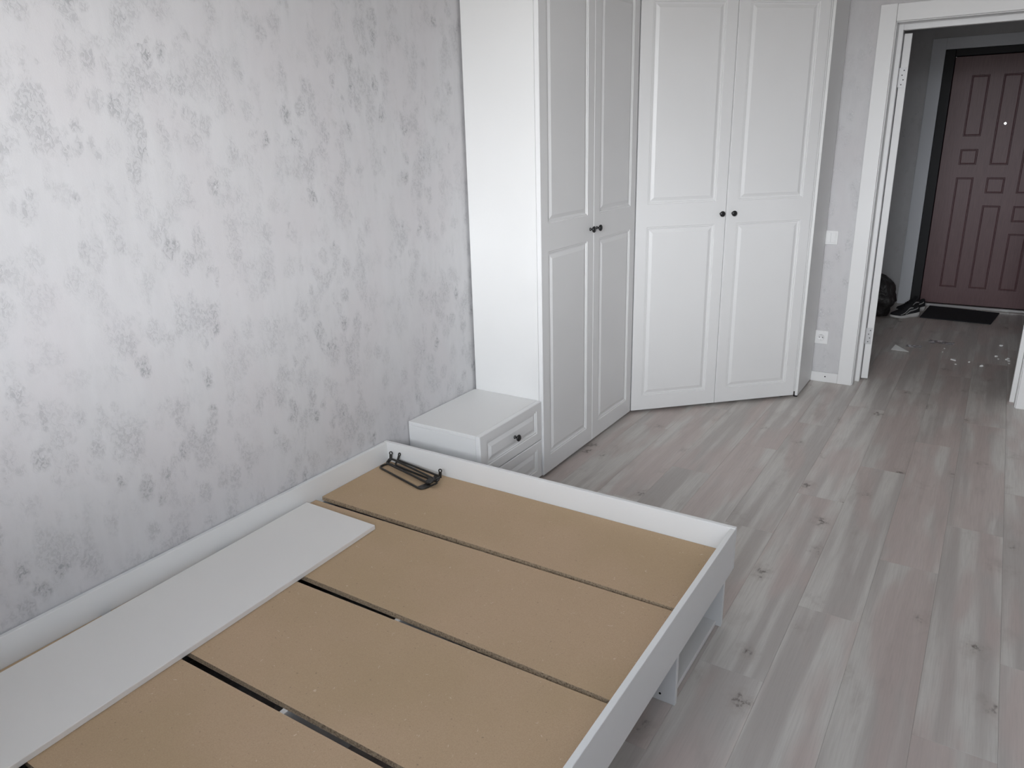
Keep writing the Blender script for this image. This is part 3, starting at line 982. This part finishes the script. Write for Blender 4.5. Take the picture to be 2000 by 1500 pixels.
def sneaker(toe, heel, lean, label):
    toe, heel = Vector((*toe, 0)), Vector((*heel, 0))
    ax = (toe - heel)
    ln = ax.length
    ax.normalize()
    sd = Vector((ax.y, -ax.x, 0))
    t = thing('sneaker', (heel + toe) / 2, label, 'shoe', 'pair of sneakers by the doormat')

    def halfw(u):
        pts = [(0, 0.020), (0.06, 0.031), (0.2, 0.034), (0.42, 0.034), (0.62, 0.045), (0.8, 0.047), (0.92, 0.036), (1.0, 0.012)]
        for (a, va), (b, vb) in zip(pts, pts[1:]):
            if u <= b:
                k = (u - a) / (b - a)
                k = k * k * (3 - 2 * k)
                return va + (vb - va) * k
        return pts[-1][1]

    def lerp(pts, u):
        for (a, va), (b, vb) in zip(pts, pts[1:]):
            if u <= b:
                return va + (vb - va) * (u - a) / (b - a)
        return pts[-1][1]
    sole_lo = lambda u: lerp([(0, 0.012), (0.08, 0.001), (0.7, 0.001), (1.0, 0.016)], u)
    sole_hi = lambda u: lerp([(0, 0.046), (0.3, 0.038), (0.75, 0.027), (1.0, 0.034)], u)
    up_hi = lambda u: lerp([(0, 0.098), (0.05, 0.108), (0.16, 0.096), (0.30, 0.100), (0.40, 0.118), (0.46, 0.112), (0.62, 0.082), (0.8, 0.062), (0.93, 0.055), (1.0, 0.042)], u)
    N = 26
    us = [i / N for i in range(N + 1)]

    def P(u, s, z):
        return heel + ax * (u * ln) + sd * s + Vector((0, 0, z + 0.0005))
    # sole
    bm = bmesh.new()
    rings = []
    for u in us:
        w = halfw(u)
        a, b = sole_lo(u), sole_hi(u)
        rings.append([bm.verts.new(P(u, s, z)) for s, z in ((-w * 0.93, a), (-w * 1.06, (a + b) / 2), (-w, b), (w, b), (w * 1.06, (a + b) / 2), (w * 0.93, a))])
    for i in range(N):
        for q in range(6):
            r = (q + 1) % 6
            bm.faces.new((rings[i][q], rings[i][r], rings[i + 1][r], rings[i + 1][q]))
    bm.faces.new(rings[0])
    bm.faces.new(rings[-1][::-1])
    bmesh.ops.recalc_face_normals(bm, faces=bm.faces[:])
    mesh_obj('sole', bm, M_shoe_white, t, True)

    # upper
    def up(u, th):
        w = halfw(u) * 0.97
        b, h = sole_hi(u) - 0.002, up_hi(u)
        top = 0.55 if u < 0.4 else 0.75
        c, s = math.cos(th), math.sin(th)
        sx = math.copysign(abs(c) ** top, c)
        return P(min(max(u, 0.015), 0.985), w * sx * (1 - 0.22 * s), b + (h - b) * (s ** 0.8))
    K = 12
    bm = bmesh.new()
    rings = [[bm.verts.new(up(u, math.pi * k / K)) for k in range(K + 1)] for u in us]
    for i in range(N):
        for k in range(K):
            bm.faces.new((rings[i][k], rings[i + 1][k], rings[i + 1][k + 1], rings[i][k + 1]))
    bm.faces.new(rings[0][::-1])
    bm.faces.new(rings[-1])
    bmesh.ops.recalc_face_normals(bm, faces=bm.faces[:])
    mesh_obj('upper', bm, M_shoe_black, t, True)
    # tongue and laces
    bm = bmesh.new()
    add_box(bm, (-0.022, -0.006, 0), (0.022, 0.004, 0.034), 0, Matrix.Translation(P(0.37, 0, up_hi(0.37) - 0.012)) @ Matrix.Rotation(math.atan2(ax.y, ax.x) - math.pi / 2, 4, 'Z') @ Matrix.Rotation(math.radians(-18), 4, 'X').inverted())
    bevel(bm, 0.003)
    mesh_obj('tongue', bm, M_shoe_black, t)
    bm = bmesh.new()
    for u in (0.47, 0.53, 0.59, 0.65):
        add_tube(bm, [up(u, math.pi * k / 10) + Vector((0, 0, 0.003)) for k in range(3, 8)], 0.0028, 6)
    mesh_obj('laces', bm, M_shoe_black, t)
    # white side stripes
    for (u0, th0, u1, th1) in ((0.78, 0.16, 0.28, 0.75), (0.60, 0.10, 0.10, 0.62)):
        for side in (0, 1):
            bm = bmesh.new()
            prev = None
            for k in range(11):
                q = k / 10
                u = u0 + (u1 - u0) * q
                th = th0 + (th1 - th0) * q ** 1.4
                wv = 0.050 + 0.05 * q
                vs_ = []
                for dth in (-wv, wv):
                    a = th + dth
                    p = up(u, math.pi - a if side else a)
                    p = p + sd * (-0.0022 if side else 0.0022) + Vector((0, 0, 0.001))
                    vs_.append(bm.verts.new(p))
                if prev:
                    bm.faces.new((prev[0], prev[1], vs_[1], vs_[0]))
                prev = vs_
            geom = bmesh.ops.solidify(bm, geom=bm.faces[:], thickness=0.0012)
            bmesh.ops.recalc_face_normals(bm, faces=bm.faces[:])
            mesh_obj('stripe', bm, M_shoe_white, t)
    return t


sneaker((1.362, 1.985), (1.548, 2.168), 0, 'black sneaker with white stripes and a white sole showing its side')
sneaker((1.378, 2.240), (1.568, 2.420), 0, 'black sneaker mostly hidden behind its mate with a white heel')

# dark bag in the corner behind the open leaf
bm = bmesh.new()
bmesh.ops.create_icosphere(bm, subdivisions=4, radius=1.0)
for v in bm.verts:
    c = v.co.copy()
    k = 1 + 0.10 * math.sin(5 * c.x + 2.2 * c.z + 1) * math.cos(4 * c.y) + 0.07 * math.sin(9 * c.z + 3 * c.x) + 0.05 * math.sin(13 * c.y + 7 * c.x)
    c *= k
    z = max(c.z, -0.78)
    taper = 1.0 - 0.22 * max(0, c.z) ** 2
    v.co = Vector((1.205 + 0.165 * c.x * taper, 2.13 + 0.22 * c.y * taper, 0.0008 + 0.19 * (z + 0.78)))
tag(mesh_obj('plastic_bag', bm, M_bag, None, True), 'dark bulging bag on the hallway floor behind the sneakers', 'bag')


# crumbs of plaster and scraps on the hallway floor
def chip(x, y, r, seed, lab):
    g = random.Random(seed)
    bm = bmesh.new()
    bmesh.ops.create_icosphere(bm, subdivisions=1, radius=1.0)
    for v in bm.verts:
        k = g.uniform(0.65, 1.15)
        v.co = Vector((v.co.x * k * r * 1.25, v.co.y * k * r, max(v.co.z, -0.55) * k * r * 0.7))
    zmin = min(v.co.z for v in bm.verts)
    o = mesh_obj('plaster_crumb', bm, M_chipwhite)
    o.location = (x, y, -zmin + 0.0003)
    o.rotation_euler = (0, 0, g.uniform(0, 6))
    tag(o, lab, 'crumb', 'plaster crumbs on the hallway floor')


MID = 'tiny white plaster crumb between the triangular card and the flat flake'
JAMB = 'white plaster crumb in the loose cluster beside the door jamb'
for i, (x, y, r, lab) in enumerate([
        (1.812, 1.165, 0.007, MID), (1.806, 1.062, 0.005, MID),
        (1.902, 0.774, 0.006, 'tiny white plaster crumb just in front of the flat flake'),
        (1.977, 0.866, 0.008, 'small lone plaster crumb between the flat flake and the sliver'),
        (2.152, 1.421, 0.014, 'largest white plaster crumb, lying alone nearest the doormat'),
        (2.126, 1.096, 0.011, 'white plaster crumb with a speck of dust beside it, off the jamb cluster'),
        (2.142, 1.034, 0.006, 'tiny plaster speck beside a larger crumb, off the jamb cluster'),
        (2.196, 1.070, 0.010, JAMB), (2.188, 1.045, 0.009, JAMB), (2.200, 1.010, 0.010, JAMB), (2.203, 0.950, 0.006, JAMB),
        (2.050, 0.801, 0.012, 'white plaster sliver closest to the bedroom threshold')]):
    chip(x, y, r, i + 3, lab)


def scrap(name, pts, z, th, mat, label, cat):
    bm = bmesh.new()
    add_prism(bm, pts, 0, th)
    lo = min(v.co.x for v in bm.verts)
    for v in bm.verts:
        v.co.z += z
    tag(mesh_obj(name, bm, mat), label, cat)


bm = bmesh.new()
A = [(1.486, 0.972, 0.001), (1.505, 1.052, 0.020), (1.602, 0.962, 0.001)]
a = [bm.verts.new(p) for p in A]
b = [bm.verts.new((p[0], p[1], p[2] + 0.0016)) for p in A]
bm.faces.new(a[::-1])
bm.faces.new(b)
for i in range(3):
    j = (i + 1) % 3
    bm.faces.new((a[i], a[j], b[j], b[i]))
tag(mesh_obj('card_scrap', bm, M_paper), 'white triangular card scrap on the floor just inside the hallway', 'scrap')
scrap('plaster_flake', [(1.866, 0.880), (1.898, 0.862), (1.896, 0.896), (1.872, 0.900)], 0.0004, 0.006, M_chipwhite, 'flat white plaster flake, largest piece of the rubble', 'flake')


def film(cx, cy, sx, sy, seed, label):
    g = random.Random(seed)
    bm = bmesh.new()
    n = 8
    grid = [[bm.verts.new((cx + sx * (i / n - 0.5 + g.uniform(-.04, .04)), cy + sy * (j / n - 0.5 + g.uniform(-.04, .04)), 0.0008 + abs(g.gauss(0, 0.003)))) for j in range(n + 1)] for i in range(n + 1)]
    for i in range(n):
        for j in range(n):
            bm.faces.new((grid[i][j], grid[i + 1][j], grid[i + 1][j + 1], grid[i][j + 1]))
    bmesh.ops.solidify(bm, geom=bm.faces[:], thickness=0.0004)
    tag(mesh_obj('film_scrap', bm, M_film), label, 'plastic film')


film(1.78, 1.33, 0.16, 0.09, 5, 'crumpled clear film scrap near the middle of the hallway floor')
film(1.62, 1.13, 0.10, 0.07, 9, 'crumpled clear film scrap beside the triangular card')
